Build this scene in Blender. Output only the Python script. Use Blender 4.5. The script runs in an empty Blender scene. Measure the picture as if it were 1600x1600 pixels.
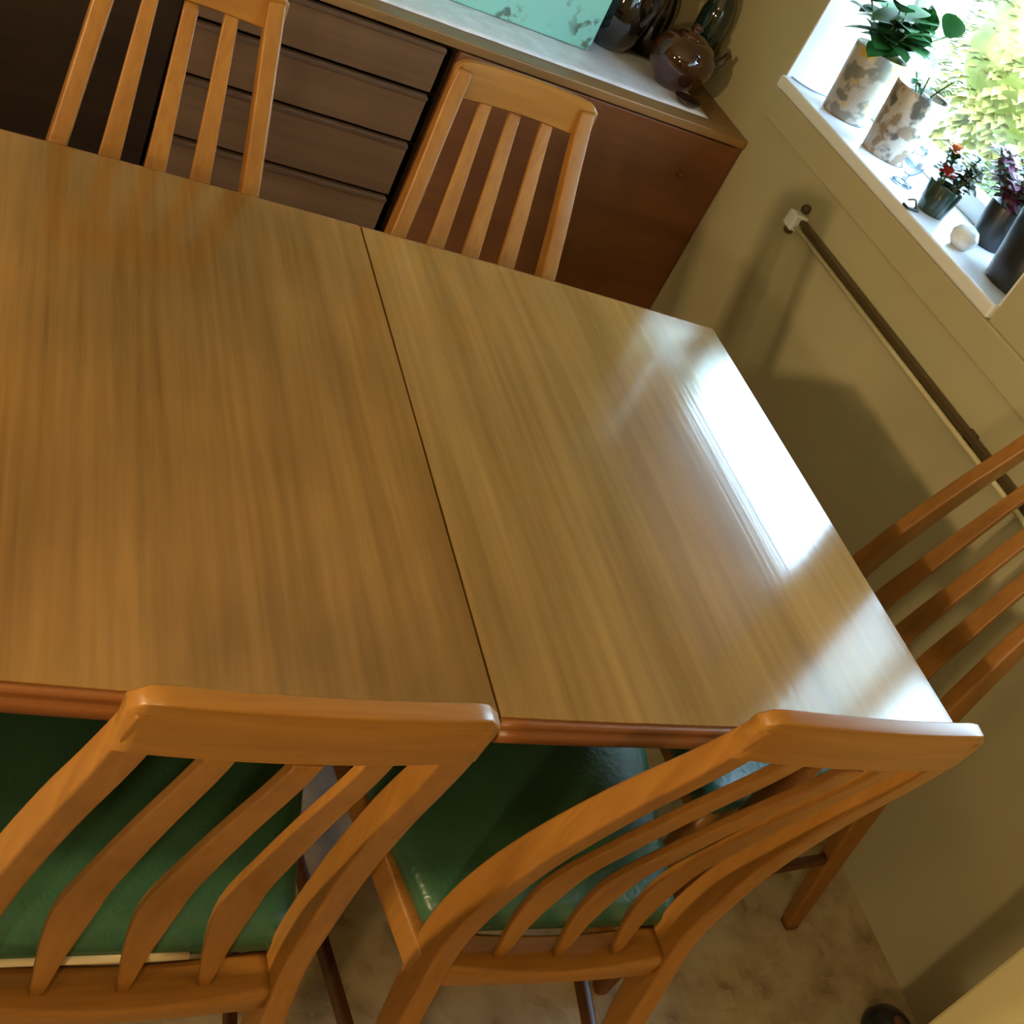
import bpy, bmesh, math, random
from mathutils import Vector, Matrix, noise
random.seed(7)
sc = bpy.context.scene
COL = sc.collection
PI = math.pi

# ------------------------------------------------------------------ camera
RT = (0.879793, -0.240308, 0.410141)
DN = (0.155732, -0.669482, -0.726321)
FW = (0.449123, 0.702884, -0.551582)
cam_data = bpy.data.cameras.new('camera')
cam = bpy.data.objects.new('camera', cam_data)
COL.objects.link(cam)
rot = Matrix(((RT[0], -DN[0], -FW[0]), (RT[1], -DN[1], -FW[1]), (RT[2], -DN[2], -FW[2])))
cam.matrix_world = Matrix.Translation((0, 0, 1.53)) @ rot.to_4x4()
cam_data.sensor_width = 36
cam_data.lens = 1884.6 / 1600 * 36
cam_data.shift_x = -0.0073
cam_data.shift_y = -0.0262
cam_data.clip_start = 0.02
sc.camera = cam

# ------------------------------------------------------------------ colour management, sky, lamps
vs = sc.view_settings
vs.view_transform = 'Standard'
vs.look = 'None'
vs.gamma = 1
vs.use_curve_mapping = False
vs.exposure = 0.0

world = bpy.data.worlds.new('overcast_sky')
sc.world = world
world.use_nodes = True
wn = world.node_tree
wn.nodes.clear()
wo = wn.nodes.new('ShaderNodeOutputWorld')
wb = wn.nodes.new('ShaderNodeBackground')
wt = wn.nodes.new('ShaderNodeTexCoord')
ws = wn.nodes.new('ShaderNodeSeparateXYZ')
wr = wn.nodes.new('ShaderNodeValToRGB')
wr.color_ramp.elements[0].position = 0.0
wr.color_ramp.elements[0].color = (0.66, 0.88, 1.0, 1)
wr.color_ramp.elements[1].position = 0.8
wr.color_ramp.elements[1].color = (0.45, 0.66, 1.0, 1)
wn.links.new(wt.outputs['Generated'], ws.inputs[0])
wn.links.new(ws.outputs['Z'], wr.inputs[0])
wn.links.new(wr.outputs[0], wb.inputs[0])
wb.inputs[1].default_value = 24
wn.links.new(wb.outputs[0], wo.inputs[0])


def lamp(name, loc, target, size, power, color):
    l = bpy.data.lights.new(name, 'AREA')
    l.shape = 'DISK'
    l.size = size
    l.energy = power
    l.color = color
    o = bpy.data.objects.new(name, l)
    COL.objects.link(o)
    o.location = loc
    o.rotation_euler = (Vector(target) - Vector(loc)).to_track_quat('-Z', 'Y').to_euler()
    return o


WARM = (1.0, 0.73, 0.40)
lamp('wall_lamp', (-1.35, 0.61, 1.40), (1.2, 1.4, 0.7), 0.12, 27, WARM)
lamp('wall_lamp', (-0.95, -1.15, 1.42), (1.2, 1.0, 0.6), 0.14, 18, WARM)
lamp('ceiling_lamp', (-0.7, 0.15, 2.3), (-0.3, 0.6, 0), 0.35, 6, WARM)


# ------------------------------------------------------------------ materials
def new_mat(name):
    m = bpy.data.materials.new(name)
    m.use_nodes = True
    nt = m.node_tree
    return m, nt, nt.nodes['Principled BSDF'], nt.nodes, nt.links


def plain(name, col, rough=0.6, var=0.06, scale=6, metal=0.0, bump=0.0, bscale=80, coat=0.0, spec=0.5):
    m, nt, b, N, L = new_mat(name)
    tc = N.new('ShaderNodeTexCoord')
    nz = N.new('ShaderNodeTexNoise')
    nz.inputs['Scale'].default_value = scale
    nz.inputs['Detail'].default_value = 4
    L.new(tc.outputs['Object'], nz.inputs['Vector'])
    r = N.new('ShaderNodeValToRGB')
    r.color_ramp.elements[0].position = 0.3
    r.color_ramp.elements[1].position = 0.7
    r.color_ramp.elements[0].color = tuple(max(0, c * (1 - var)) for c in col) + (1,)
    r.color_ramp.elements[1].color = tuple(min(1, c * (1 + var)) for c in col) + (1,)
    L.new(nz.outputs['Fac'], r.inputs[0])
    L.new(r.outputs[0], b.inputs['Base Color'])
    b.inputs['Roughness'].default_value = rough
    b.inputs['Metallic'].default_value = metal
    b.inputs['Coat Weight'].default_value = coat
    b.inputs['Specular IOR Level'].default_value = spec
    if bump > 0:
        n2 = N.new('ShaderNodeTexNoise')
        n2.inputs['Scale'].default_value = bscale
        n2.inputs['Detail'].default_value = 3
        L.new(tc.outputs['Object'], n2.inputs['Vector'])
        bp = N.new('ShaderNodeBump')
        bp.inputs['Strength'].default_value = bump
        bp.inputs['Distance'].default_value = 0.002
        L.new(n2.outputs['Fac'], bp.inputs['Height'])
        L.new(bp.outputs[0], b.inputs['Normal'])
    return m


def wood(name, dark, light, scale, rough=0.35, fine=1.0, bump=0.15, coat=0.0, coat_rough=0.15, patch=0.25, spec=0.5):
    """grain stretched along the axis whose scale entry is small"""
    m, nt, b, N, L = new_mat(name)
    tc = N.new('ShaderNodeTexCoord')
    mp = N.new('ShaderNodeMapping')
    mp.inputs['Scale'].default_value = scale
    L.new(tc.outputs['Object'], mp.inputs[0])
    n1 = N.new('ShaderNodeTexNoise')
    n1.inputs['Scale'].default_value = 1.0
    n1.inputs['Detail'].default_value = 7
    n1.inputs['Roughness'].default_value = 0.62
    n1.inputs['Distortion'].default_value = 0.35
    L.new(mp.outputs[0], n1.inputs['Vector'])
    mp2 = N.new('ShaderNodeMapping')
    mp2.inputs['Scale'].default_value = tuple(s * 6 * fine if s > 5 else s * 2 for s in scale)
    L.new(tc.outputs['Object'], mp2.inputs[0])
    n2 = N.new('ShaderNodeTexNoise')
    n2.inputs['Scale'].default_value = 1.0
    n2.inputs['Detail'].default_value = 5
    L.new(mp2.outputs[0], n2.inputs['Vector'])
    mix = N.new('ShaderNodeMix')
    mix.data_type = 'FLOAT'
    mix.inputs[0].default_value = 0.35
    L.new(n1.outputs['Fac'], mix.inputs[2])
    L.new(n2.outputs['Fac'], mix.inputs[3])
    r = N.new('ShaderNodeValToRGB')
    r.color_ramp.elements[0].position = 0.34
    r.color_ramp.elements[1].position = 0.66
    r.color_ramp.elements[0].color = dark + (1,)
    r.color_ramp.elements[1].color = light + (1,)
    L.new(mix.outputs[0], r.inputs[0])
    n3 = N.new('ShaderNodeTexNoise')
    n3.inputs['Scale'].default_value = 2.2
    n3.inputs['Detail'].default_value = 2
    L.new(tc.outputs['Object'], n3.inputs['Vector'])
    hsv = N.new('ShaderNodeHueSaturation')
    mr = N.new('ShaderNodeMapRange')
    mr.inputs[1].default_value = 0.3
    mr.inputs[2].default_value = 0.7
    mr.inputs[3].default_value = 1 - patch
    mr.inputs[4].default_value = 1 + patch
    L.new(n3.outputs['Fac'], mr.inputs[0])
    L.new(mr.outputs[0], hsv.inputs['Value'])
    L.new(r.outputs[0], hsv.inputs['Color'])
    L.new(hsv.outputs[0], b.inputs['Base Color'])
    b.inputs['Roughness'].default_value = rough
    b.inputs['Coat Weight'].default_value = coat
    b.inputs['Coat Roughness'].default_value = coat_rough
    b.inputs['Specular IOR Level'].default_value = spec
    bp = N.new('ShaderNodeBump')
    bp.inputs['Strength'].default_value = bump
    bp.inputs['Distance'].default_value = 0.001
    L.new(mix.outputs[0], bp.inputs['Height'])
    L.new(bp.outputs[0], b.inputs['Normal'])
    return m


M = {}
M['top'] = wood('teak_tabletop', (0.165, 0.076, 0.014), (0.31, 0.155, 0.036), (16, 1.1, 4), rough=0.14, bump=0.35, spec=1.0, patch=0.34)
M['leaf'] = wood('teak_leaf', (0.20, 0.100, 0.022), (0.345, 0.19, 0.052), (14, 1.0, 4), rough=0.12, bump=0.35, spec=1.0, patch=0.15)
M['edge'] = wood('teak_edge', (0.17, 0.055, 0.012), (0.29, 0.105, 0.024), (1.5, 14, 14), rough=0.35)
M['chair'] = wood('teak_chair', (0.22, 0.088, 0.013), (0.35, 0.158, 0.028), (22, 22, 2.2), rough=0.38, patch=0.14, bump=0.1)
M['chair_rail'] = wood('teak_rail', (0.22, 0.092, 0.014), (0.35, 0.163, 0.030), (2.2, 24, 24), rough=0.36, patch=0.14, bump=0.1)
M['drawer'] = wood('sideboard_drawer_wood', (0.115, 0.056, 0.022), (0.175, 0.090, 0.037), (1.2, 10, 14), rough=0.5)
M['door'] = wood('sideboard_door_wood', (0.14, 0.045, 0.012), (0.21, 0.072, 0.020), (1.0, 10, 10), rough=0.45)
M['carcass'] = wood('sideboard_carcass_wood', (0.20, 0.10, 0.03), (0.30, 0.16, 0.055), (1.3, 12, 12), rough=0.4)
M['drawergap'] = wood('drawer_groove_wood', (0.08, 0.04, 0.016), (0.12, 0.058, 0.024), (1.2, 10, 10), rough=0.6)
M['darkwood'] = wood('blackish_brown_wood', (0.016, 0.008, 0.003), (0.032, 0.015, 0.006), (1.2, 10, 10), rough=0.7, spec=0.15)  # near-black brown, far darker than the drawer and door wood
M['vinyl'] = plain('green_vinyl', (0.036, 0.105, 0.055), rough=0.32, var=0.15, scale=9, bump=0.35, bscale=160)
M['cream'] = plain('cream_piping', (0.75, 0.62, 0.36), rough=0.7)
M['wall'] = plain('olive_cream_wall_paint', (0.45, 0.40, 0.24), rough=0.62, var=0.04, scale=3, bump=0.1, bscale=60)
M['wall_lamplit'] = plain('lamplit_yellow_wall', (0.88, 0.78, 0.42), rough=0.7, var=0.03, scale=3, bump=0.1)  # yellow lightened to carry the lamplight on the forward wall
M['ceiling'] = plain('ceiling_paint', (0.7, 0.62, 0.45), rough=0.9)
M['white'] = plain('white_gloss_paint', (0.78, 0.80, 0.82), rough=0.3, var=0.02)
M['sash'] = plain('window_frame_paint', (0.8, 0.82, 0.83), rough=0.35, var=0.02)
M['cloth'] = plain('pale_linen', (0.80, 0.82, 0.90), rough=0.3, var=0.12, scale=22, bump=0.4, bscale=220)
M['brass'] = plain('dark_bronze', (0.10, 0.07, 0.025), rough=0.4, metal=0.3)
M['pipe'] = plain('pale_pipe_paint', (0.62, 0.55, 0.33), rough=0.3)
M['black'] = plain('black_plastic_pot', (0.012, 0.013, 0.012), rough=0.35)
M['soil'] = plain('potting_soil', (0.035, 0.022, 0.018), rough=0.95, var=0.5, scale=60, bump=0.8)
M['leafgreen'] = plain('dark_green_leaf', (0.020, 0.10, 0.022), rough=0.4, var=0.4, scale=20)
M['leafdark'] = plain('blackish_green_leaf', (0.012, 0.028, 0.014), rough=0.4, var=0.4, scale=20)
M['leafplum'] = plain('plum_leaf', (0.17, 0.06, 0.11), rough=0.5, var=0.5, scale=25)
M['leafgrey'] = plain('grey_green_leaf', (0.10, 0.16, 0.13), rough=0.5, var=0.4, scale=25)
M['stem'] = plain('plant_stem', (0.07, 0.11, 0.03), rough=0.6)
M['red'] = plain('red_petal', (0.55, 0.03, 0.02), rough=0.5, var=0.3, scale=30)
M['peach'] = plain('peach_petal', (0.7, 0.30, 0.12), rough=0.5, var=0.2, scale=30)
M['brownglaze'] = plain('brown_ceramic_glaze', (0.045, 0.014, 0.005), rough=0.06, var=0.5, scale=14, coat=1.0)
M['darkglaze'] = plain('black_brown_ceramic_glaze', (0.014, 0.009, 0.007), rough=0.07, var=0.5, scale=12, coat=1.0)
M['bottle'] = plain('dark_green_bottle', (0.008, 0.020, 0.012), rough=0.08, coat=1.0)
M['bluegreen'] = plain('dark_glazed_pot', (0.015, 0.035, 0.022), rough=0.2, coat=0.5)
M['whiteceramic'] = plain('white_ceramic', (0.75, 0.82, 0.85), rough=0.2)
M['hedge'] = plain('yellow_green_foliage', (0.12, 0.11, 0.022), rough=0.6, var=0.5, scale=3)
M['hedge2'] = plain('bright_green_foliage', (0.035, 0.09, 0.025), rough=0.6, var=0.5, scale=3)
M['lawn'] = plain('sunlit_lawn', (0.36, 0.46, 0.16), rough=0.9, var=0.3, scale=1.5)
M['blind'] = plain('blind_fabric', (0.45, 0.42, 0.40), rough=0.9, var=0.1, scale=30)
M['cord'] = plain('blue_grey_cord', (0.25, 0.33, 0.5), rough=0.5)


def mk_floor():
    m, nt, b, N, L = new_mat('mottled_vinyl_floor')
    tc = N.new('ShaderNodeTexCoord')
    vor = N.new('ShaderNodeTexVoronoi')
    vor.inputs['Scale'].default_value = 38
    vor.distance = 'CHEBYCHEV'
    L.new(tc.outputs['Object'], vor.inputs['Vector'])
    nz = N.new('ShaderNodeTexNoise')
    nz.inputs['Scale'].default_value = 14
    nz.inputs['Detail'].default_value = 8
    L.new(tc.outputs['Object'], nz.inputs['Vector'])
    mix = N.new('ShaderNodeMix')
    mix.data_type = 'FLOAT'
    mix.inputs[0].default_value = 0.16
    L.new(nz.outputs['Fac'], mix.inputs[2])
    sep = N.new('ShaderNodeSeparateColor')
    L.new(vor.outputs['Color'], sep.inputs[0])
    L.new(sep.outputs[0], mix.inputs[3])
    r = N.new('ShaderNodeValToRGB')
    e = r.color_ramp.elements
    e[0].position, e[0].color = 0.28, (0.19, 0.125, 0.06, 1)
    e[1].position, e[1].color = 0.6, (0.44, 0.34, 0.19, 1)
    x = e.new(0.42)
    x.color = (0.36, 0.265, 0.14, 1)
    L.new(mix.outputs[0], r.inputs[0])
    L.new(r.outputs[0], b.inputs['Base Color'])
    b.inputs['Roughness'].default_value = 0.45
    return m


M['floor'] = mk_floor()


def mk_glass():
    m = bpy.data.materials.new('window_glass')
    m.use_nodes = True
    nt = m.node_tree
    nt.nodes.clear()
    o = nt.nodes.new('ShaderNodeOutputMaterial')
    t = nt.nodes.new('ShaderNodeBsdfTransparent')
    t.inputs[0].default_value = (0.93, 0.97, 0.97, 1)
    g = nt.nodes.new('ShaderNodeBsdfGlossy')
    g.inputs['Roughness'].default_value = 0.02
    mx = nt.nodes.new('ShaderNodeMixShader')
    mx.inputs[0].default_value = 0.04
    nt.links.new(t.outputs[0], mx.inputs[1])
    nt.links.new(g.outputs[0], mx.inputs[2])
    nt.links.new(mx.outputs[0], o.inputs[0])
    return m


M['glass'] = mk_glass()


def mk_blueglass():
    m, nt, b, N, L = new_mat('clear_blue_glass')
    b.inputs['Base Color'].default_value = (0.55, 0.75, 1.0, 1)
    b.inputs['Transmission Weight'].default_value = 0.9
    b.inputs['Roughness'].default_value = 0.03
    return m


M['blueglass'] = mk_blueglass()


def mk_translucent(name, col, k):
    m, nt, b, N, L = new_mat(name)
    tr = N.new('ShaderNodeBsdfTranslucent')
    tr.inputs[0].default_value = col + (1,)
    df = N.new('ShaderNodeBsdfDiffuse')
    df.inputs[0].default_value = col + (1,)
    wv = N.new('ShaderNodeTexNoise')
    wv.inputs['Scale'].default_value = 60
    mx = N.new('ShaderNodeMixShader')
    mx.inputs[0].default_value = k
    bp = N.new('ShaderNodeBump')
    bp.inputs['Strength'].default_value = 0.2
    L.new(wv.outputs[0], bp.inputs['Height'])
    L.new(bp.outputs[0], df.inputs['Normal'])
    L.new(df.outputs[0], mx.inputs[1])
    L.new(tr.outputs[0], mx.inputs[2])
    L.new(mx.outputs[0], N['Material Output'].inputs[0])
    return m


M['blind'] = mk_translucent('blind_fabric', (0.42, 0.38, 0.42), 0.35)


def mk_pattern(name, base, spots, scale, lo=0.52, hi=0.6, rough=0.35):
    """pale ground with printed blotches in several colours"""
    m, nt, b, N, L = new_mat(name)
    tc = N.new('ShaderNodeTexCoord')
    prev = None
    for i, c in enumerate(spots):
        mp = N.new('ShaderNodeMapping')
        mp.inputs['Location'].default_value = (3.1 * i + 1, 1.7 * i, 2.3 * i)
        L.new(tc.outputs['Object'], mp.inputs[0])
        nz = N.new('ShaderNodeTexNoise')
        nz.inputs['Scale'].default_value = scale
        nz.inputs['Detail'].default_value = 3
        L.new(mp.outputs[0], nz.inputs['Vector'])
        r = N.new('ShaderNodeValToRGB')
        r.color_ramp.elements[0].position = lo
        r.color_ramp.elements[1].position = hi
        L.new(nz.outputs['Fac'], r.inputs[0])
        mx = N.new('ShaderNodeMix')
        mx.data_type = 'RGBA'
        L.new(r.outputs[0], mx.inputs[0])
        if prev is None:
            mx.inputs[6].default_value = base + (1,)
        else:
            L.new(prev, mx.inputs[6])
        mx.inputs[7].default_value = c + (1,)
        prev = mx.outputs[2]
    L.new(prev, b.inputs['Base Color'])
    b.inputs['Roughness'].default_value = rough
    return m


M['pot_a'] = mk_pattern('mustard_patterned_pot', (0.40, 0.36, 0.29), [(0.20, 0.18, 0.14), (0.50, 0.30, 0.03), (0.16, 0.15, 0.12)], 19, 0.54, 0.60)
M['pot_b'] = mk_pattern('brown_leaf_patterned_pot', (0.42, 0.37, 0.30), [(0.07, 0.06, 0.045), (0.22, 0.15, 0.09)], 26)
M['mint'] = mk_pattern('mint_enamel', (0.30, 0.62, 0.50), [(0.31, 0.61, 0.50)], 5, rough=0.4)


def mk_mint():
    """mint enamel with a grey sprig print along the foot of the panel"""
    m, nt, b, N, L = new_mat('mint_enamel_with_grey_sprigs')
    tc = N.new('ShaderNodeTexCoord')
    nz = N.new('ShaderNodeTexNoise')
    nz.inputs['Scale'].default_value = 34
    nz.inputs['Detail'].default_value = 4
    L.new(tc.outputs['Object'], nz.inputs['Vector'])
    r = N.new('ShaderNodeValToRGB')
    r.color_ramp.elements[0].position = 0.5
    r.color_ramp.elements[1].position = 0.58
    L.new(nz.outputs['Fac'], r.inputs[0])
    big = N.new('ShaderNodeTexNoise')
    big.inputs['Scale'].default_value = 5.5
    L.new(tc.outputs['Object'], big.inputs['Vector'])
    r2 = N.new('ShaderNodeValToRGB')
    r2.color_ramp.elements[0].position = 0.6
    r2.color_ramp.elements[1].position = 0.66
    L.new(big.outputs['Fac'], r2.inputs[0])
    mu = N.new('ShaderNodeMath')
    mu.operation = 'MULTIPLY'
    L.new(r.outputs[0], mu.inputs[0])
    L.new(r2.outputs[0], mu.inputs[1])
    mx = N.new('ShaderNodeMix')
    mx.data_type = 'RGBA'
    mx.inputs[6].default_value = (0.27, 0.64, 0.58, 1)
    mx.inputs[7].default_value = (0.11, 0.18, 0.15, 1)
    L.new(mu.outputs[0], mx.inputs[0])
    L.new(mx.outputs[2], b.inputs['Base Color'])
    b.inputs['Roughness'].default_value = 0.4
    return m


M['mint'] = mk_mint()


# ------------------------------------------------------------------ helpers
def link(name, bm, mat, parent=None, smooth=False, loc=None, bevel=0, bseg=2, wn_=False):
    me = bpy.data.meshes.new(name)
    bmesh.ops.recalc_face_normals(bm, faces=bm.faces[:])
    if smooth:
        for f in bm.faces:
            f.smooth = True
    bm.to_mesh(me)
    bm.free()
    me.materials.append(M[mat] if isinstance(mat, str) else mat)
    o = bpy.data.objects.new(name, me)
    COL.objects.link(o)
    if loc:
        o.location = loc
    if parent:
        o.parent = parent
    if wn_:
        md = o.modifiers.new('weighted', 'WEIGHTED_NORMAL')
        md.weight = 80
    if bevel:
        md = o.modifiers.new('bevel', 'BEVEL')
        md.width = bevel
        md.segments = bseg
        md.limit_method = 'ANGLE'
    return o


def thing(name, label, cat, loc=(0, 0, 0), rz=0, group=None):
    o = bpy.data.objects.new(name, None)
    COL.objects.link(o)
    o.empty_display_size = 0.05
    o.location = loc
    o.rotation_euler = (0, 0, rz)
    o['label'] = label
    o['category'] = cat
    if group:
        o['group'] = group
    return o


def tag(o, label, cat, group=None):
    o['label'] = label
    o['category'] = cat
    if group:
        o['group'] = group
    return o


def struct(o):
    o['kind'] = 'structure'
    return o


def box(bm, lo, hi):
    vs_ = [bm.verts.new((x, y, z)) for z in (lo[2], hi[2]) for y in (lo[1], hi[1]) for x in (lo[0], hi[0])]
    for a in ((0, 2, 3, 1), (4, 5, 7, 6), (0, 1, 5, 4), (2, 6, 7, 3), (0, 4, 6, 2), (1, 3, 7, 5)):
        bm.faces.new([vs_[i] for i in a])


def boxobj(name, lo, hi, mat, parent=None, bevel=0.002, **k):
    bm = bmesh.new()
    box(bm, lo, hi)
    return link(name, bm, mat, parent, bevel=bevel, **k)


def catmull(pts, n):
    out = []
    P = [pts[0]] + list(pts) + [pts[-1]]
    for i in range(1, len(P) - 2):
        for k in range(n):
            t = k / n
            a, b, c, d = P[i - 1], P[i], P[i + 1], P[i + 2]
            out.append(tuple(0.5 * (2 * b[j] + (c[j] - a[j]) * t + (2 * a[j] - 5 * b[j] + 4 * c[j] - d[j]) * t * t + (3 * b[j] - a[j] - 3 * c[j] + d[j]) * t ** 3) for j in range(len(b))))
    out.append(tuple(pts[-1]))
    return out


def sweep(bm, rows, flat=(1, 0, 0), r=0.35):
    """rows: (x,y,z,half_width,half_depth); width lies along `flat`, depth square to it and to the path"""
    flat = Vector(flat).normalized()
    rings = []
    n = len(rows)
    for i, (x, y, z, w, d) in enumerate(rows):
        a = Vector(rows[max(0, i - 1)][:3])
        b = Vector(rows[min(n - 1, i + 1)][:3])
        tan = (b - a).normalized()
        nor = tan.cross(flat).normalized()
        wid = nor.cross(tan).normalized()
        c = min(w, d) * r
        ring = []
        for sx, sy in ((1, 1), (-1, 1), (-1, -1), (1, -1)):
            pts = [(sx * w, sy * (d - c)), (sx * (w - c * .3), sy * (d - c * .3)), (sx * (w - c), sy * d)]
            if sx * sy < 0:
                pts.reverse()
            for u, v in pts:
                ring.append(bm.verts.new(Vector((x, y, z)) + wid * u + nor * v))
        rings.append(ring)
    m = 12
    for i in range(n - 1):
        for k in range(m):
            bm.faces.new((rings[i][k], rings[i][(k + 1) % m], rings[i + 1][(k + 1) % m], rings[i + 1][k]))
    bm.faces.new(rings[0][::-1])
    bm.faces.new(rings[-1])


def lathe(bm, prof, seg=32, cx=0, cy=0):
    rings = []
    for r_, z in prof:
        if r_ < 1e-5:
            rings.append([bm.verts.new((cx, cy, z))])
        else:
            rings.append([bm.verts.new((cx + r_ * math.cos(2 * PI * k / seg), cy + r_ * math.sin(2 * PI * k / seg), z)) for k in range(seg)])
    for a, b in zip(rings, rings[1:]):
        for k in range(seg):
            k2 = (k + 1) % seg
            if len(a) == 1 and len(b) == 1:
                continue
            if len(a) == 1:
                bm.faces.new((a[0], b[k], b[k2]))
            elif len(b) == 1:
                bm.faces.new((a[k], a[k2], b[0]))
            else:
                bm.faces.new((a[k], a[k2], b[k2], b[k]))


def tube(bm, pts, rad, seg=10):
    rings = []
    n = len(pts)
    for i, p in enumerate(pts):
        a, b = Vector(pts[max(0, i - 1)]), Vector(pts[min(n - 1, i + 1)])
        t = (b - a).normalized()
        u = t.orthogonal().normalized()
        if i and abs(t.dot(pu)) < 0.99:
            u = (pu - t * pu.dot(t)).normalized()
        pu = u
        v = t.cross(u)
        rr = rad[i] if isinstance(rad, (list, tuple)) else rad
        rings.append([bm.verts.new(Vector(p) + (u * math.cos(2 * PI * k / seg) + v * math.sin(2 * PI * k / seg)) * rr) for k in range(seg)])
    for i in range(n - 1):
        for k in range(seg):
            bm.faces.new((rings[i][k], rings[i][(k + 1) % seg], rings[i + 1][(k + 1) % seg], rings[i + 1][k]))
    bm.faces.new(rings[0][::-1])
    bm.faces.new(rings[-1])


# ------------------------------------------------------------------ room shell
WX = 1.671        # face of the window wall
BY = 2.93         # face of the wall behind the sideboard
LX, NY, CZ = -2.3, -1.7, 2.4
TH = 0.30


def rect_with_holes(bm, x0, x1, ylo, yhi, zlo, zhi, holes):
    ys = sorted({ylo, yhi, *[h[0] for h in holes], *[h[1] for h in holes]})
    zs = sorted({zlo, zhi, *[h[2] for h in holes], *[h[3] for h in holes]})

    def solid(i, j):
        if i < 0 or j < 0 or i >= len(ys) - 1 or j >= len(zs) - 1:
            return False
        yc, zc = (ys[i] + ys[i + 1]) / 2, (zs[j] + zs[j + 1]) / 2
        return not any(h[0] < yc < h[1] and h[2] < zc < h[3] for h in holes)
    V = {}

    def v(x, y, z):
        k = (round(x, 5), round(y, 5), round(z, 5))
        if k not in V:
            V[k] = bm.verts.new(k)
        return V[k]
    for i in range(len(ys) - 1):
        for j in range(len(zs) - 1):
            if not solid(i, j):
                continue
            a, b, c, d = ys[i], ys[i + 1], zs[j], zs[j + 1]
            bm.faces.new((v(x0, a, c), v(x0, a, d), v(x0, b, d), v(x0, b, c)))
            bm.faces.new((v(x1, a, c), v(x1, b, c), v(x1, b, d), v(x1, a, d)))
            if not solid(i - 1, j):
                bm.faces.new((v(x0, a, c), v(x1, a, c), v(x1, a, d), v(x0, a, d)))
            if not solid(i + 1, j):
                bm.faces.new((v(x0, b, c), v(x0, b, d), v(x1, b, d), v(x1, b, c)))
            if not solid(i, j - 1):
                bm.faces.new((v(x0, a, c), v(x0, b, c), v(x1, b, c), v(x1, a, c)))
            if not solid(i, j + 1):
                bm.faces.new((v(x0, a, d), v(x1, a, d), v(x1, b, d), v(x0, b, d)))


W1 = (1.52, 2.485, 0.895, 1.75)      # window over the sideboard end of the table
W2 = (0.62, 1.33, 0.98, 1.75)        # second window beside it
bm = bmesh.new()
rect_with_holes(bm, WX, WX + TH, NY, BY + 0.02, -0.05, CZ, [W1, W2])
struct(link('wall_right', bm, 'wall'))
struct(boxobj('wall_back', (LX, BY, -0.05), (WX, BY + 0.12, CZ), 'wall', bevel=0))
struct(boxobj('wall_left', (LX - 0.12, NY, -0.05), (LX, BY + 0.12, CZ), 'wall', bevel=0))
struct(boxobj('wall_near', (LX - 0.12, NY - 0.12, -0.05), (WX + TH, NY, CZ), 'wall', bevel=0))
struct(boxobj('floor', (LX - 0.12, NY - 0.12, -0.06), (WX + TH, BY + 0.12, 0), 'floor', bevel=0))
struct(boxobj('ceiling', (LX - 0.12, NY - 0.12, CZ), (WX + TH, BY + 0.12, CZ + 0.1), 'ceiling', bevel=0))
# forward part of the window wall; lamplight put into its lighter yellow colour
struct(boxobj('wall_right_projection', (1.45, NY, 0), (WX, 0.575, CZ), 'wall_lamplit', bevel=0.006))


def window(n, w, sill_front):
    y0, y1, z0, z1 = w
    fx0, fx1 = WX + 0.21, WX + 0.27
    root = bpy.data.objects.new('window_%d' % n, None)
    COL.objects.link(root)
    struct(root)
    zb = z0 + 0.03
    for nm, lo, hi in (('bottom_rail', (fx0, y0, zb), (fx1, y1, zb + 0.045)), ('top_rail', (fx0, y0, z1 - 0.05), (fx1, y1, z1)),
                       ('side_jamb', (fx0, y0, zb), (fx1, y0 + 0.045, z1)), ('side_jamb', (fx0, y1 - 0.045, zb), (fx1, y1, z1))):
        boxobj(nm, lo, hi, 'sash', root, bevel=0.004)
    boxobj('glass_pane', (fx0 + 0.025, y0 + 0.04, zb + 0.04), (fx0 + 0.031, y1 - 0.04, z1 - 0.04), 'glass', root, bevel=0)
    # painted lining of the opening
    boxobj('reveal_lining', (WX + 0.001, y1 - 0.006, zb), (fx0, y1 - 0.0005, z1), 'white', root, bevel=0)
    boxobj('reveal_lining', (WX + 0.001, y0 + 0.0005, zb), (fx0, y0 + 0.006, z1), 'white', root, bevel=0)
    # sill board with rounded nose
    boxobj('sill_board', (WX - sill_front, y0 + 0.001, z0 + 0.0005), (fx1 - 0.01, y1 - 0.001, zb), 'white', root, bevel=0.006, bseg=3)
    return root


w1 = window(1, W1, 0.012)
w2 = window(2, W2, 0.012)
# apron board under the first sill
struct(boxobj('trim_1', (WX - 0.009, 0.62, 0.826), (WX + 0.0, 2.47, 0.895), 'wall', bevel=0.004))

# blinds added out of view to cut off the window reflection on the tabletop
for n, w, zl in ((1, W1, 1.33), (2, W2, 1.66)):
    t = thing('added_blind', ('added unseen blind, drawn down, in the window above the patterned pots' if n == 1 else 'added unseen blind, half drawn, in the window beside the end chair'), 'blind', (WX + 0.12, (w[0] + w[1]) / 2, w[3]))
    hw = (w[1] - w[0]) / 2 - 0.012
    bm = bmesh.new()
    tube(bm, [(0, -hw, -0.03), (0, hw, -0.03)], 0.02, 14)
    link('roller', bm, 'sash', t, smooth=True)
    boxobj('fabric', (-0.021, -hw, zl - w[3] + 0.012), (-0.0195, hw, -0.03), 'blind', t, bevel=0)
    boxobj('bottom_bar', (-0.027, -hw, zl - w[3]), (-0.013, hw, zl - w[3] + 0.015), 'sash', t)


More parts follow.
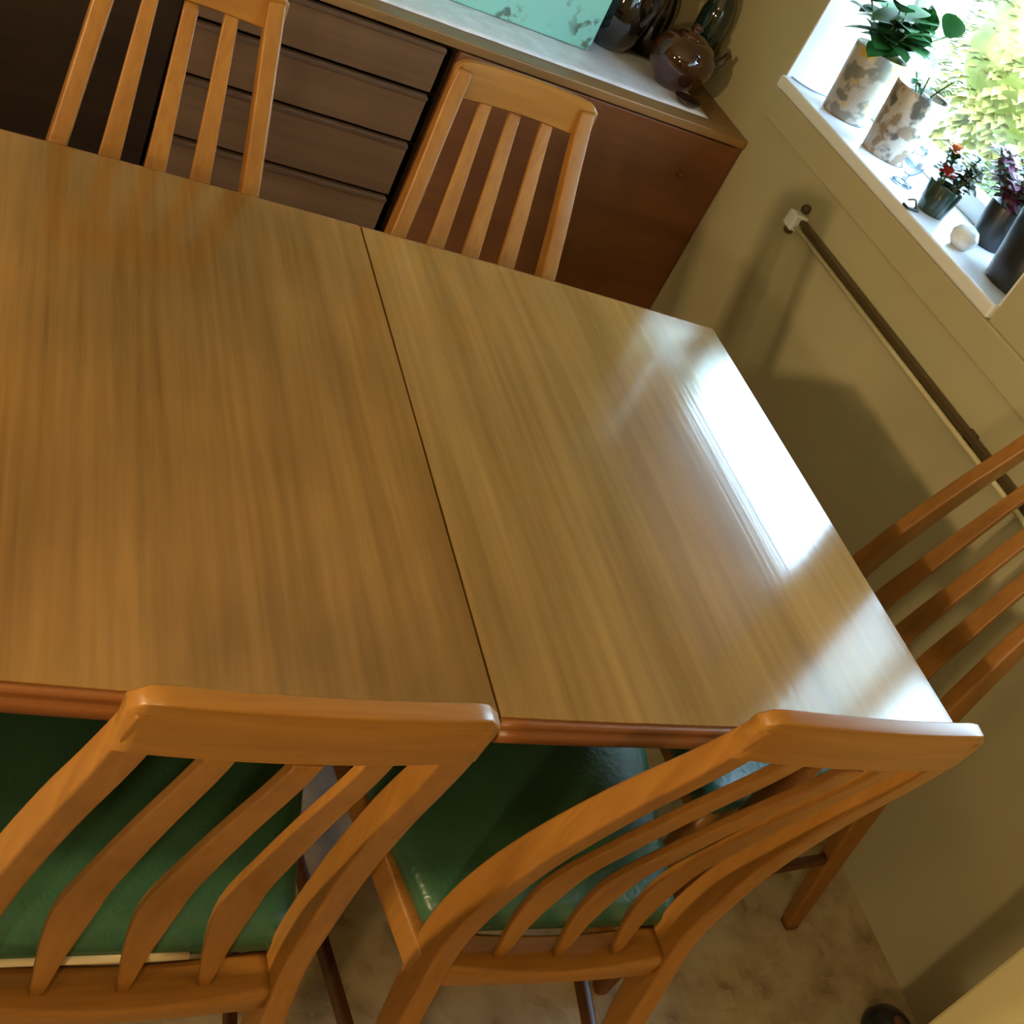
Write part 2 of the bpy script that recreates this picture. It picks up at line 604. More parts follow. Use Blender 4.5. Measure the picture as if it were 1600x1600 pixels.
# rail along the wall beneath the window
t = thing('wall_rail', 'thin bronze and cream rail running along the wall below the window', 'rail', (WX, 2.13, 0.727))
bm = bmesh.new()
box(bm, (-0.020, -1.50, 0.003), (-0.006, -0.012, 0.016))
link('bronze_bar', bm, 'brass', t, bevel=0.002)
bm = bmesh.new()
tube(bm, [(-0.022, -1.50, -0.004), (-0.022, -0.005, -0.004)], 0.0055)
link('pale_pipe', bm, 'pipe', t, smooth=True)
bm = bmesh.new()
box(bm, (-0.036, -0.018, -0.016), (-0.0005, 0.02, 0.022))
link('end_bracket', bm, 'white', t, bevel=0.005)
for s, (y, z) in enumerate(((0.006, 0.033), (0.022, -0.028))):
    bm = bmesh.new()
    lathe(bm, [(0, 0.016), (0.008, 0.014), (0.011, 0.008), (0.011, 0)], 16)
    bmesh.ops.rotate(bm, verts=bm.verts[:], cent=(0, 0, 0), matrix=Matrix.Rotation(-PI / 2, 3, 'Y'))
    link('bracket_screw', bm, 'brass', t, smooth=True, loc=(-0.0005, y, z))
for y in (-0.75, -1.45):
    bm = bmesh.new()
    box(bm, (-0.010, y - 0.012, -0.012), (-0.0005, y + 0.012, 0.018))
    link('bracket', bm, 'brass', t, bevel=0.002)


# ------------------------------------------------------------------ table
TC, THW = 0.25, 0.90     # centre and half length


def near_y(x):
    return 1.10 - 0.455 + 0.040 * ((x - TC) / THW) ** 2


def far_y(x):
    return 1.10 + 0.452 - 0.032 * ((x - TC) / THW) ** 2


def slab(bm, x0, x1, zt, zb, n=20, inset=0.0, round_end=False):
    xs = [x0 + (x1 - x0) * i / n for i in range(n + 1)]
    top, bot = [], []
    out = [(x, near_y(x) + inset) for x in xs] + [(x, far_y(x) - inset) for x in reversed(xs)]
    tv = [bm.verts.new((x, y, zt)) for x, y in out]
    bv = [bm.verts.new((x, y, zb)) for x, y in out]
    bm.faces.new(tv)
    bm.faces.new(bv[::-1])
    m = len(out)
    for i in range(m):
        bm.faces.new((tv[i], bv[i], bv[(i + 1) % m], tv[(i + 1) % m]))


def edge_strip(bm, x0, x1, f, sgn, n=20):
    """moulded lip along a long side: a small step, then a rounded nose"""
    prof = [(0.006, 0.7385), (0.0, 0.7375), (-0.0015, 0.733), (-0.0005, 0.730), (-0.005, 0.7275), (-0.007, 0.721), (-0.005, 0.7145), (0.0, 0.711), (0.006, 0.711)]
    rings = []
    for i in range(n + 1):
        x = x0 + (x1 - x0) * i / n
        rings.append([bm.verts.new((x, f(x) + sgn * p, z)) for p, z in prof])
    k = len(prof)
    for a, b in zip(rings, rings[1:]):
        for j in range(k):
            bm.faces.new((a[j], a[(j + 1) % k], b[(j + 1) % k], b[j]))
    bm.faces.new(rings[0])
    bm.faces.new(rings[-1][::-1])


table = thing('dining_table', 'large teak extending dining table with bowed sides and a cross seam', 'table', (TC, 1.10, 0))
S1, S2 = -0.02, 0.527
g = 0.0013
T0 = Vector((-TC, -1.10, 0))


def tlink(name, bm, mat, **k):
    bmesh.ops.translate(bm, verts=bm.verts[:], vec=T0)
    return link(name, bm, mat, table, **k)


for nm, a, b, mt in (('tabletop', S1 + g, S2 - g, 'top'), ('extension_leaf', S2 + g, TC + THW, 'leaf'), ('extension_leaf', TC - THW, S1 - g, 'leaf')):
    bm = bmesh.new()
    slab(bm, a, b, 0.740, 0.712, inset=0.0062)
    o = tlink(nm, bm, mt, bevel=0.0005, bseg=1)
    for f, s, in ((near_y, 1), (far_y, -1)):
        bm = bmesh.new()
        edge_strip(bm, a, b, f, s)
        e_ = tlink('edge_moulding', bm, 'edge', smooth=True)
        e_.parent = o
bm = bmesh.new()
box(bm, (TC - THW + 0.10, 0.755, 0.63), (TC + THW - 0.10, 0.775, 0.711))
tlink('apron', bm, 'edge', bevel=0.002)
bm = bmesh.new()
box(bm, (TC - THW + 0.10, 1.425, 0.63), (TC + THW - 0.10, 1.445, 0.711))
tlink('apron', bm, 'edge', bevel=0.002)
for x in (TC - THW + 0.09, TC + THW - 0.11):
    bm = bmesh.new()
    box(bm, (x, 0.77, 0.63), (x + 0.02, 1.43, 0.711))
    tlink('end_apron', bm, 'edge', bevel=0.002)
for x in (TC - THW + 0.10, TC + THW - 0.09):
    for y in (0.755, 1.445):
        bm = bmesh.new()
        sweep(bm, [(x, y, 0.711, 0.021, 0.021), (x, y, 0.60, 0.020, 0.020), (x, y, 0.3, 0.016, 0.016), (x, y, 0.0, 0.012, 0.012)], r=0.6)
        tlink('leg', bm, 'edge', smooth=True)


# ------------------------------------------------------------------ chairs
SB, RZ = 0.43, 0.98


def prof_y(z):
    """fore-and-aft curve of the back: forward bulge at the waist, raked top"""
    P = [(0.0, -0.006), (0.12, 0.0), (0.28, -0.008), (0.45, -0.033), (0.65, -0.066), (0.85, -0.101), (1.0, -0.122)]
    t = (z - SB) / (RZ - SB)
    t = min(1, max(0, t))
    for q in range(len(P) - 1):
        (a, ya), (b, yb) = P[q], P[q + 1]
        if t <= b:
            def sl(m):
                lo, hi = max(0, m - 1), min(len(P) - 1, m + 1)
                return (P[hi][1] - P[lo][1]) / (P[hi][0] - P[lo][0])
            h = b - a
            u = (t - a) / h
            return ((2 * u ** 3 - 3 * u * u + 1) * ya + (u ** 3 - 2 * u * u + u) * h * sl(q)
                    + (3 * u * u - 2 * u ** 3) * yb + (u ** 3 - u * u) * h * sl(q + 1))
    return P[-1][1]


def make_chair(label, group, piping):
    t = thing('dining_chair', label, 'chair', (0, 0, 0), 0, group)
    # stile + rear leg in one piece each
    for s in (-1, 1):
        rows = []
        for z, x, y, w, d in ((0.0, 0.158, -0.095, 0.0115, 0.013), (0.12, 0.157, -0.066, 0.013, 0.016), (0.28, 0.155, -0.030, 0.014, 0.020), (0.40, 0.153, -0.006, 0.0130, 0.024),
                              (0.47, 0.151, 0.002, 0.0130, 0.023),
                              (0.56, 0.147, -0.006, 0.0130, 0.021), (0.66, 0.138, -0.024, 0.0130, 0.018), (0.78, 0.125, -0.055, 0.0130, 0.015),
                              (0.87, 0.115, -0.083, 0.0130, 0.0125), (0.925, 0.109, -0.099, 0.0130, 0.0105), (0.966, 0.1045, -0.107, 0.0115, 0.009)):
            rows.append((s * x, y, z, w, d))
        bm = bmesh.new()
        sweep(bm, catmull(rows, 4), r=0.32)
        link('back_stile', bm, 'chair', t, smooth=True, wn_=True)
    # top rail: gently hollowed plank with rounded ends
    bm = bmesh.new()
    lean = Vector((0, -0.10, 1)).normalized()
    nor = lean.cross(Vector((1, 0, 0))).normalized()
    rings = []
    N_ = 22
    for i in range(N_ + 1):
        u = -1 + 2 * i / N_
        x = 0.121 * u
        cy = -0.105 - 0.008 * (1 - u * u)
        e = max(0, (abs(u) - 0.84) / 0.16)
        hz = 0.0285
        drop = 0.010 * (1 - math.sqrt(max(0, 1 - e * e)))
        arch = 0.005 * (1 - u * u)
        th = 0.0080 - 0.001 * e
        c = Vector((x, cy, 0.9485))
        ring = []
        hi, lo = hz - drop + arch, -hz * 0.95 + 0.004 * (1 - u * u)
        k_ = 0.0022
        for a, b in ((th, lo + k_), (th, hi - k_), (th - k_, hi), (-th + k_, hi), (-th, hi - k_), (-th, lo + k_), (-th + k_, lo), (th - k_, lo)):
            ring.append(bm.verts.new(c + nor * a + lean * b))
        rings.append(ring)
    for a, b in zip(rings, rings[1:]):
        for k in range(8):
            bm.faces.new((a[k], a[(k + 1) % 8], b[(k + 1) % 8], b[k]))
    bm.faces.new(rings[0])
    bm.faces.new(rings[-1][::-1])
    link('top_rail', bm, 'chair_rail', t, smooth=True, wn_=True)
    # three slats, swelling at the waist
    for k in (-1, 0, 1):
        rows = []
        for i in range(25):
            u = i / 24
            z = SB - 0.006 + (0.926 - SB + 0.006) * u
            xt, xb = k * 0.053, k * 0.0755
            x = xb + (xt - xb) * u
            wv = 0.0065 + (0.0185 - 0.0065) * math.sin(min(1, u / 0.30) * PI / 2) ** 1.3 if u < 0.30 else 0.0185 - 0.0085 * ((u - 0.30) / 0.70) ** 0.8
            yy = prof_y(z) - 0.007 * (1 - abs(k)) * u
            rows.append((x, yy, z, wv, 0.0045))
        bm = bmesh.new()
        sweep(bm, rows, r=0.45)
        link('back_slat', bm, 'chair', t, smooth=True, wn_=True)
    # rear seat rail, hollowed and arched
    bm = bmesh.new()
    rows = []
    for i in range(15):
        u = -1 + 2 * i / 14
        rows.append((0.150 * u, 0.004 - 0.010 * (1 - u * u), 0.409 + 0.005 * (1 - u * u), 0.021 - 0.009 * (1 - u * u) ** 1.2, 0.024))
    sweep(bm, rows, flat=(0, 0, 1), r=0.4)
    link('rear_seat_rail', bm, 'chair_rail', t, smooth=True, wn_=True)
    for s in (-1, 1):
        bm = bmesh.new()
        sweep(bm, [(s * 0.156, 0.0, 0.407, 0.022, 0.011), (s * 0.186, 0.18, 0.407, 0.022, 0.011), (s * 0.212, 0.355, 0.407, 0.022, 0.011)], flat=(0, 0, 1), r=0.4)
        link('side_seat_rail', bm, 'chair', t, smooth=True, wn_=True)
        bm = bmesh.new()
        sweep(bm, catmull([(s * 0.214, 0.372, 0.0, 0.010, 0.010), (s * 0.213, 0.368, 0.2, 0.014, 0.014), (s * 0.212, 0.36, 0.425, 0.017, 0.017)], 3), r=0.7)
        link('front_leg', bm, 'chair', t, smooth=True, wn_=True)
        bm = bmesh.new()
        sweep(bm, [(s * 0.156, -0.045, 0.205, 0.0105, 0.0065), (s * 0.185, 0.17, 0.205, 0.012, 0.0065), (s * 0.213, 0.362, 0.205, 0.0105, 0.0065)], flat=(0, 0, 1), r=0.5)
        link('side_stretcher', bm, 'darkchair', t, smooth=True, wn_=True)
    bm = bmesh.new()
    sweep(bm, [(-0.205, 0.364, 0.407, 0.022, 0.011), (0, 0.37, 0.407, 0.022, 0.011), (0.205, 0.364, 0.407, 0.022, 0.011)], flat=(0, 0, 1), r=0.4)
    link('front_seat_rail', bm, 'chair_rail', t, smooth=True, wn_=True)
    # upholstered pad
    bm = bmesh.new()
    out = []
    for (cx, cy, r_, a0) in ((0.205, 0.375, 0.030, 0), (-0.205, 0.375, 0.030, 90), (-0.142, 0.040, 0.022, 180), (0.142, 0.040, 0.022, 270)):
        for i in range(7):
            a = math.radians(a0 + 15 * i)
            out.append((cx + r_ * math.cos(a), cy + r_ * math.sin(a)))
    c0 = Vector((0, 0.2))
    levels = [(0.97, 0.430), (1.0, 0.436), (1.0, 0.449), (0.975, 0.460), (0.90, 0.4665), (0.70, 0.4715), (0.4, 0.4735)]
    rings = []
    for k, z in levels:
        rings.append([bm.verts.new((c0.x + (x - c0.x) * k, c0.y + (y - c0.y) * k, z)) for x, y in out])
    m = len(out)
    for a, b in zip(rings, rings[1:]):
        for i in range(m):
            bm.faces.new((a[i], a[(i + 1) % m], b[(i + 1) % m], b[i]))
    bm.faces.new(rings[0][::-1])
    cc = bm.verts.new((c0.x, c0.y, 0.474))
    for i in range(m):
        bm.faces.new((rings[-1][i], rings[-1][(i + 1) % m], cc))
    pad = link('seat_pad', bm, 'vinyl', t, smooth=True, wn_=True)
    if piping:
        bm = bmesh.new()
        tube(bm, [(-0.150, 0.0175, 0.4385), (0.0, 0.0155, 0.4385), (0.060, 0.0165, 0.4375)], 0.0045, 8)
        p_ = link('piping', bm, 'cream', pad, smooth=True)
        p_['label'] = 'cream piping along the back of the pad'
    return t


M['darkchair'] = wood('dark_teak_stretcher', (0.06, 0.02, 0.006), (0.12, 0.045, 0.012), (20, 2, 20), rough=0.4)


def copy_tree(o, parent=None):
    c = o.copy()
    COL.objects.link(c)
    c.parent = parent
    for ch in o.children:
        copy_tree(ch, c)
    return c


G = 'teak dining chairs round the table'
c1 = make_chair('teak slat-back chair on the near side, back rail crossing the table seam', G, True)
c1.location = (0.250, 0.568, 0)
c1.rotation_euler.z = 0.028
proto = make_chair('teak slat-back chair on the near side, nearest the yellow wall', G, False)
proto.location = (0.722, 0.592, 0)
proto.rotation_euler.z = 0.018
for lab, loc, rz in (('teak slat-back chair across the table in front of the plain red-brown sideboard door', (0.735, 1.565, 0), PI + 0.007),
                     ('teak slat-back chair across the table in front of the dark sideboard door', (0.243, 1.577, 0), PI + 0.01),
                     ('teak slat-back chair at the table end, its back towards the wall rail under the window', (1.385, 1.013, 0), PI / 2 + 0.02)):
    c = copy_tree(proto)
    c['label'] = lab
    c.location = loc
    c.rotation_euler = (0, 0, rz)

def leaf_mesh(bm, base, direc, length, width, droop=0.3, up=Vector((0, 0, 1)), fold=0.15, n=6):
    d = Vector(direc).normalized()
    side = d.cross(up)
    if side.length < 1e-3:
        side = Vector((1, 0, 0))
    side.normalize()
    nn = side.cross(d).normalized()
    cols = []
    for i in range(n + 1):
        t = i / n
        w = width * math.sin(PI * min(1, t * 0.92 + 0.06)) ** 0.8 if i < n else 0.0005
        c = Vector(base) + d * length * t - Vector((0, 0, 1)) * droop * length * t * t
        cols.append([bm.verts.new(c + side * w + nn * w * fold), bm.verts.new(c - nn * 0.0004), bm.verts.new(c - side * w + nn * w * fold)])
    for a, b in zip(cols, cols[1:]):
        bm.faces.new((a[0], b[0], b[1], a[1]))
        bm.faces.new((a[1], b[1], b[2], a[2]))


def bad(p):
    """leaf tip would poke through the glass or a wall"""
    if p.x < WX - 0.05:
        return p.y > BY - 0.01
    if p.y > 2.6:
        return p.x > WX - 0.01 or p.y > BY - 0.01
    return p.x > WX + 0.20 or p.y > 2.47 or p.y < 1.54


def leaves(parent, name, n, stems, mat, length, width, seed, spread=(0.2, 1.0), droop=0.25, stem_mat='stem'):
    rnd = random.Random(seed)
    bm = bmesh.new()
    sb_ = bmesh.new()
    for s in range(stems):
        a = rnd.uniform(0, 2 * PI)
        tilt = rnd.uniform(*spread)
        ln = rnd.uniform(0.6, 1.0) * parent['hgt']
        d = Vector((math.cos(a) * tilt, math.sin(a) * tilt, 1)).normalized()
        base = Vector((math.cos(a) * .015, math.sin(a) * .015, parent['top']))
        pts = [base + d * ln * t + Vector((d.x, d.y, 0)) * 0.25 * ln * t * t for t in (0, .25, .5, .75, 1)]
        tube(sb_, pts, 0.0022, 5)
        for k in range(n):
            t = rnd.uniform(0.25, 1.0)
            i = min(3, int(t * 4))
            p = pts[i].lerp(pts[i + 1], t * 4 - i)
            b = rnd.uniform(0, 2 * PI)
            dd = Vector((math.cos(b), math.sin(b), rnd.uniform(-0.1, 0.7)))
            L_ = length * rnd.uniform(0.7, 1.15)
            q = p + dd.normalized() * L_
            if bad(parent.location + q):
                dd.x = -abs(dd.x) * .4
                dd.y *= 0.4
                dd.z = abs(dd.z) + .6
                q = p + dd.normalized() * L_
                if bad(parent.location + q):
                    continue
            leaf_mesh(bm, p, dd, L_, width * rnd.uniform(0.8, 1.1), droop)
    st = link('stem', sb_, stem_mat, parent, smooth=True)
    st['kind'] = 'stuff'
    lf = link(name, bm, mat, parent, smooth=True)
    lf['kind'] = 'stuff'
    return lf


# ------------------------------------------------------------------ sideboard
SY, SZ, SX1, SX0 = 2.474, 0.75, WX - 0.003, -0.62
sb = thing('sideboard', 'long low teak sideboard with stacked drawers and a plain red-brown end door', 'sideboard', ((SX0 + SX1) / 2, (SY + BY) / 2, 0))
O = -Vector(sb.location)


def sbox(name, lo, hi, mat, parent=None, bevel=0.0015):
    bm = bmesh.new()
    box(bm, lo, hi)
    bmesh.ops.translate(bm, verts=bm.verts[:], vec=O)
    return link(name, bm, mat, parent or sb, bevel=bevel)


sbox('top_board', (SX0, SY, SZ - 0.022), (SX1, BY - 0.002, SZ), 'carcass', bevel=0.003)
sbox('side_panel', (SX1 - 0.02, SY + 0.006, 0.10), (SX1, BY - 0.002, SZ - 0.022), 'door')
sbox('side_panel', (SX0, SY + 0.006, 0.10), (SX0 + 0.02, BY - 0.002, SZ - 0.022), 'darkwood')
sbox('bottom_board', (SX0 + 0.02, SY + 0.01, 0.10), (SX1 - 0.02, BY - 0.002, 0.12), 'darkwood')
sbox('back_board', (SX0 + 0.02, BY - 0.014, 0.12), (SX1 - 0.02, BY - 0.004, SZ - 0.022), 'darkwood')
sbox('divider', (0.900, SY + 0.022, 0.12), (0.918, BY - 0.014, SZ - 0.022), 'darkwood')
sbox('divider', (0.325, SY + 0.022, 0.12), (0.343, BY - 0.014, SZ - 0.022), 'darkwood')
zs = [0.724, 0.612, 0.492, 0.352, 0.215, 0.125]
for i in range(5):
    d_ = sbox('drawer', (0.347, SY + 0.004 + 0.0, zs[i + 1] + 0.004), (0.880, SY + 0.024, zs[i] - 0.006), 'drawer', bevel=0.003)
    sbox('finger_groove', (0.347, SY + 0.0005, zs[i] - 0.016), (0.880, SY + 0.0045, zs[i] - 0.0065), 'drawergap', d_)
dr = sbox('door', (0.908, SY + 0.004, 0.125), (SX1 - 0.004, SY + 0.022, SZ - 0.026), 'door', bevel=0.002)
bm = bmesh.new()
lathe(bm, [(0, 0.010), (0.006, 0.009), (0.008, 0.004), (0.005, 0)], 16)
bmesh.ops.rotate(bm, verts=bm.verts[:], cent=(0, 0, 0), matrix=Matrix.Rotation(PI / 2, 3, 'X'))
bmesh.ops.translate(bm, verts=bm.verts[:], vec=Vector((1.545, SY + 0.004, 0.62)) + O)
link('door_knob', bm, 'door', dr, smooth=True)
sbox('dark_door', (SX0 + 0.004, SY + 0.004, 0.125), (-0.145, SY + 0.022, SZ - 0.026), 'darkwood')['label'] = 'dark brown sideboard door'
sbox('dark_door', (-0.141, SY + 0.004, 0.125), (0.337, SY + 0.022, SZ - 0.026), 'darkwood')['label'] = 'dark brown sideboard door'
for x in (SX0 + 0.08, 0.33, 0.9, SX1 - 0.10):
    for y in (SY + 0.06, BY - 0.07):
        sbox('leg', (x, y, 0), (x + 0.035, y + 0.035, 0.10), 'carcass')

# runner cloth
bm = bmesh.new()
nx, ny = 40, 10
g_ = [[bm.verts.new((0.60 + (1.575 - 0.60) * i / nx, 2.535 + 0.30 * j / ny, SZ + 0.0022 + 0.0009 * noise.noise(Vector((i * .35, j * .6, 3))))) for j in range(ny + 1)] for i in range(nx + 1)]
for i in range(nx):
    for j in range(ny):
        bm.faces.new((g_[i][j], g_[i + 1][j], g_[i + 1][j + 1], g_[i][j + 1]))
o = link('table_runner', bm, 'cloth', smooth=True)
md = o.modifiers.new('solid', 'SOLIDIFY')
md.thickness = 0.0012
tag(o, 'pale bluish-white runner cloth lying along the sideboard top', 'cloth')

# mint bread bin
bx = thing('bread_bin', 'tall mint-green box with grey sprig print standing on the runner cloth', 'box', (1.035, 2.76, SZ + 0.0035))
boxobj('body', (-0.255, -0.058, 0), (0.255, 0.085, 0.26), 'mint', bx, bevel=0.006)
boxobj('lid', (-0.258, -0.061, 0.26), (0.258, 0.088, 0.285), 'mint', bx, bevel=0.006)


def pottery(name, label, cat, x, y, z, prof, mat, extra=None, group=None):
    t = thing(name, label, cat, (x, y, z), 0, group)
    bm = bmesh.new()
    lathe(bm, prof, 40)
    link('body', bm, mat, t, smooth=True)
    if extra:
        extra(t)
    return t


zt = SZ + 0.0035


def jug_extra(t):
    bm = bmesh.new()
    tube(bm, catmull([(0.02, -0.05, 0.20), (0.035, -0.09, 0.195), (0.038, -0.10, 0.14), (0.03, -0.075, 0.09)], 6), 0.008)
    link('handle', bm, 'darkglaze', t, smooth=True)


def round_extra(t):
    bm = bmesh.new()
    lathe(bm, [(0, 0.158), (0.010, 0.156), (0.014, 0.148), (0.008, 0.138), (0.03, 0.134), (0.042, 0.126), (0, 0.124)], 32)
    link('lid', bm, 'brownglaze', t, smooth=True)
    bm = bmesh.new()
    tube(bm, catmull([(0.070, 0.0, 0.065), (0.098, 0.0, 0.085), (0.112, 0.0, 0.118)], 6), [0.014] * 6 + [0.011] * 3 + [0.008] * 4)
    link('spout', bm, 'brownglaze', t, smooth=True)


pottery('teapot', 'round glossy brown glazed teapot with window glints at the sideboard corner', 'teapot', 1.515, 2.680, zt,
        [(0, 0.0), (0.045, 0.0), (0.05, 0.012), (0.072, 0.035), (0.084, 0.065), (0.080, 0.092), (0.060, 0.117), (0.042, 0.127), (0, 0.127)], 'brownglaze', round_extra)
pottery('jug', 'tall black-brown glazed jug behind the round brown teapot', 'jug', 1.378, 2.825, zt,
        [(0, 0.0), (0.05, 0.0), (0.07, 0.03), (0.080, 0.09), (0.070, 0.15), (0.048, 0.2), (0.05, 0.245), (0.045, 0.245), (0.042, 0.2), (0.0, 0.19)], 'darkglaze', jug_extra)
pottery('bottle', 'dark green bottle in the corner behind the teapot', 'bottle', 1.612, 2.80, SZ + 0.001,
        [(0, 0.0), (0.038, 0.0), (0.042, 0.01), (0.042, 0.17), (0.034, 0.205), (0.015, 0.235), (0.014, 0.29), (0.017, 0.292), (0.017, 0.305), (0, 0.305)], 'bottle')
def vase_extra(t):
    t['hgt'] = 0.16
    t['top'] = 0.17
    leaves(t, 'foliage', 10, 8, 'leafdark', 0.05, 0.02, 31, (0.05, 0.2))
    del t['hgt']
    del t['top']


pottery('vase', 'narrow black vase of dark leaves between the tall jug and the green bottle', 'vase', 1.500, 2.865, SZ + 0.001,
        [(0, 0.0), (0.03, 0.0), (0.040, 0.05), (0.038, 0.12), (0.025, 0.17), (0.030, 0.19), (0.027, 0.19), (0.02, 0.17), (0, 0.165)], 'darkglaze', vase_extra)
pottery('dish', 'small flat black dish at the foot of the teapot', 'dish', 1.527, 2.583, zt,
        [(0, 0.0), (0.026, 0.0), (0.036, 0.012), (0.034, 0.013), (0.024, 0.004), (0, 0.004)], 'darkglaze')


# ------------------------------------------------------------------ things on the window sill
ZS = 0.9255


def planter(label, x, y, rb, rt, h, mat, plant, hgt, saucer=False, group=None, cat='plant', name='potted_plant'):
    t = thing(name, label, cat, (x, y, ZS), 0, group)
    z0 = 0.0
    if saucer:
        bm = bmesh.new()
        lathe(bm, [(0, 0), (rb * 1.12, 0), (rb * 1.25, 0.008), (rb * 1.2, 0.009), (rb * 1.05, 0.003), (0, 0.003)], 36)
        link('saucer', bm, 'white', t, smooth=True)
        z0 = 0.0035
    bm = bmesh.new()
    lathe(bm, [(0, z0), (rb, z0), (rb + 0.001, z0 + 0.004), (rt, h), (rt - 0.001, h + 0.003), (rt - 0.006, h), (rt - 0.009, h - 0.014), (0, h - 0.014)], 40)
    link('pot', bm, mat, t, smooth=True)
    bm = bmesh.new()
    lathe(bm, [(rt - 0.0095, h - 0.0135), (rt * .5, h - 0.008), (0, h - 0.006)], 28)
    link('soil', bm, 'soil', t, smooth=True)
    t['hgt'] = hgt
    t['top'] = h - 0.01
    plant(t)
    del t['hgt']
    del t['top']
    return t


def plant_green(t):
    leaves(t, 'foliage', 9, 9, 'leafgreen', 0.090, 0.029, 5, (0.1, 0.8))


def plant_sprig(t):
    leaves(t, 'foliage', 6, 3, 'leafgreen', 0.03, 0.008, 9, (0.3, 0.9))


def plant_plum(t):
    leaves(t, 'foliage', 40, 16, 'leafplum', 0.034, 0.008, 11, (0.1, 0.75))
    f2 = leaves(t, 'grey_foliage', 22, 8, 'leafgrey', 0.034, 0.008, 12, (0.2, 0.8))
    f2['label'] = 'grey-green leaves among the plum ones'


def plant_flower(t):
    leaves(t, 'foliage', 16, 6, 'leafgreen', 0.034, 0.013, 15, (0.1, 0.45))
    rnd = random.Random(3)
    for nm, mat, c in (('red_bloom', 'red', (-0.03, -0.008, 0.085)), ('peach_bloom', 'peach', (-0.028, 0.012, 0.125))):
        bm = bmesh.new()
        for k in range(18):
            a = 2 * PI * k / 6 + 0.3 * (k // 6)
            leaf_mesh(bm, c, (math.cos(a), math.sin(a), 0.2 + 0.6 * (k // 6)), 0.022, 0.008, 0.2)
        o = link(nm, bm, mat, t, smooth=True)
        o['label'] = nm.replace('_', ' ')


def plant_dark(t):
    leaves(t, 'foliage', 14, 6, 'leafgrey', 0.035, 0.009, 18, (0.1, 0.5))


planter('leafy green plant in a mustard-patterned white pot nearest the window corner', 1.762, 2.330, 0.054, 0.064, 0.155, 'pot_a', plant_green, 0.15)
planter('white pot with brown leaf pattern and bare soil, second along the sill', 1.775, 2.150, 0.052, 0.064, 0.150, 'pot_b', plant_sprig, 0.07)
planter('small dark pot of red and peach flowers between the patterned and black pots', 1.742, 1.888, 0.030, 0.038, 0.06, 'bluegreen', plant_flower, 0.09)
planter('feathery plum-coloured plant in a dark pot behind the red flowers', 1.845, 1.812, 0.036, 0.044, 0.085, 'black', plant_plum, 0.115)
planter('large plain black pot at the near end of the sill', 1.795, 1.622, 0.070, 0.088, 0.150, 'black', plant_dark, 0.05)
pottery('ornament', 'small white rounded ceramic ornament between the flower pot and black pot', 'ornament', 1.722, 1.745, ZS,
        [(0, 0), (0.016, 0), (0.026, 0.012), (0.028, 0.026), (0.02, 0.040), (0.008, 0.046), (0, 0.046)], 'whiteceramic')
# glass bird-like ornament
t = thing('glass_ornament', 'clear blue glass ornament on the sill beyond the patterned pots', 'ornament', (1.735, 2.000, ZS))
bm = bmesh.new()
lathe(bm, [(0, 0), (0.022, 0), (0.024, 0.004), (0.006, 0.01), (0.005, 0.02), (0.016, 0.028), (0.024, 0.042), (0.020, 0.058), (0.008, 0.068), (0, 0.069)], 28)
link('body', bm, 'blueglass', t, smooth=True)
bm = bmesh.new()
bmesh.ops.create_uvsphere(bm, u_segments=16, v_segments=10, radius=0.011)
link('stopper', bm, 'blueglass', t, smooth=True, loc=(0, 0, 0.078))
# little dark clip on the sill nose
t = thing('clip', 'tiny dark clip on the front edge of the sill', 'clip', (WX - 0.003, 1.865, ZS))
bm = bmesh.new()
box(bm, (-0.012, -0.010, 0.0), (0.020, 0.010, 0.006))
link('jaw', bm, 'black', t, bevel=0.002)
bm = bmesh.new()
tube(bm, catmull([(0.016, 0, 0.006), (0.004, 0, 0.020), (-0.012, 0, 0.016)], 4), 0.0022, 8)
link('lever', bm, 'brass', t, smooth=True)
# thin cord lying along the sill
bm = bmesh.new()
tube(bm, catmull([(1.682, 2.474, ZS + 0.002), (1.70, 2.44, ZS + 0.002), (1.735, 2.425, ZS + 0.002), (1.80, 2.43, ZS + 0.002), (1.85, 2.45, ZS + 0.002)], 6), 0.0018, 8)
tag(link('cord', bm, 'cord', smooth=True), 'thin blue-grey cord lying on the sill in the window corner', 'cord')

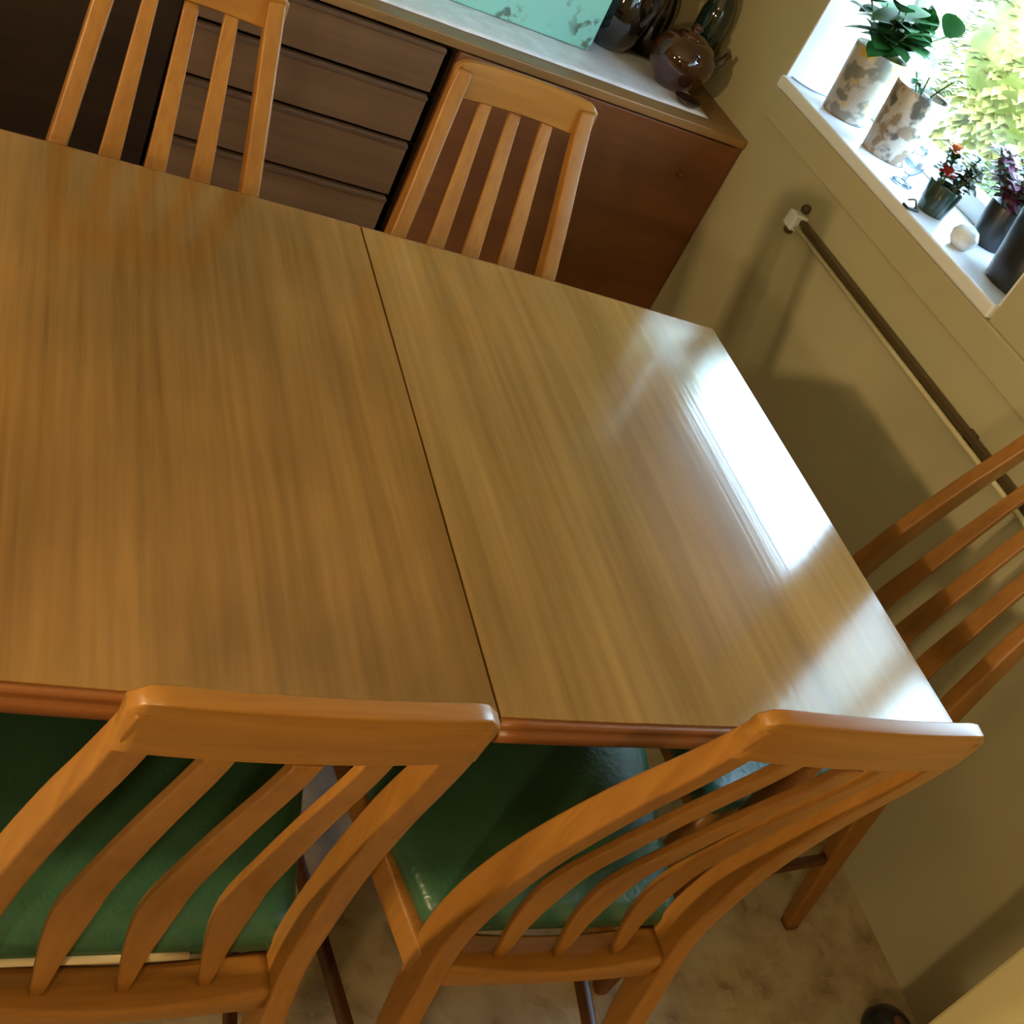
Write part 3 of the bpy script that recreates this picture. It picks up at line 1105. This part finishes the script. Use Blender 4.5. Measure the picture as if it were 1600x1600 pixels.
# dark stop on the floor
t = thing('door_stop', 'dark round stop on the floor at the foot of the yellow wall', 'door stop', (1.585, 0.655, 0))
bm = bmesh.new()
lathe(bm, [(0, 0), (0.045, 0), (0.047, 0.01), (0.04, 0.03), (0.02, 0.042), (0, 0.044)], 28)
link('rubber_body', bm, 'black', t, smooth=True)
bm = bmesh.new()
lathe(bm, [(0, 0.050), (0.008, 0.049), (0.012, 0.045), (0.011, 0.0405), (0, 0.0405)], 20)
link('cap', bm, 'door', t, smooth=True)

# ------------------------------------------------------------------ garden outside
bm = bmesh.new()
box(bm, (WX + TH + 0.02, -12, -0.35), (40, 40, -0.3))
struct(link('lawn', bm, 'lawn'))


def shrub(label, x, y, z, r, mat, seed, group, h=1.0):
    t = thing('shrub', label, 'shrub', (x, y, z), 0, group)
    rnd = random.Random(seed)
    bm = bmesh.new()
    for k in range(2600):
        u, v = rnd.uniform(-1, 1), rnd.uniform(0, 2 * PI)
        s = math.sqrt(1 - u * u)
        rr = r * (0.85 + 0.22 * noise.noise(Vector((s * math.cos(v) * 2, s * math.sin(v) * 2, u * 2 + seed)))) * rnd.uniform(0.9, 1.05)
        p = Vector((s * math.cos(v) * rr, s * math.sin(v) * rr, (u + 1) * rr * h + 0.1))
        d = Vector((s * math.cos(v), s * math.sin(v), u * .7 + rnd.uniform(-.4, .4)))
        leaf_mesh(bm, p, d, r * 0.13, r * 0.05, 0.3, n=2)
    bmesh.ops.create_icosphere(bm, subdivisions=3, radius=r * 0.8, matrix=Matrix.Translation((0, 0, r * h + 0.1)))
    o = link('foliage', bm, mat, t)
    o['kind'] = 'stuff'
    bm = bmesh.new()
    tube(bm, [(0, 0, 0), (0, 0, r * h)], [0.05, 0.03], 8)
    link('trunk', bm, 'stem', t, smooth=True)


shrub('yellow-green sunlit shrub seen through the window', 5.35, 5.65, -0.3, 0.62, 'hedge', 1, 'garden shrubs', 1.55)
shrub('bright green shrub low at the right edge of the window view', 4.55, 4.25, -0.3, 0.36, 'hedge2', 2, 'garden shrubs', 1.3)
sun = bpy.data.lights.new('sun', 'SUN')
sun.energy = 8
sun.angle = 0.02
sun.color = (1.0, 0.93, 0.75)
so = bpy.data.objects.new('sun', sun)
COL.objects.link(so)
so.rotation_euler = (Vector((0.55, 0.25, -0.8))).to_track_quat('-Z', 'Y').to_euler()
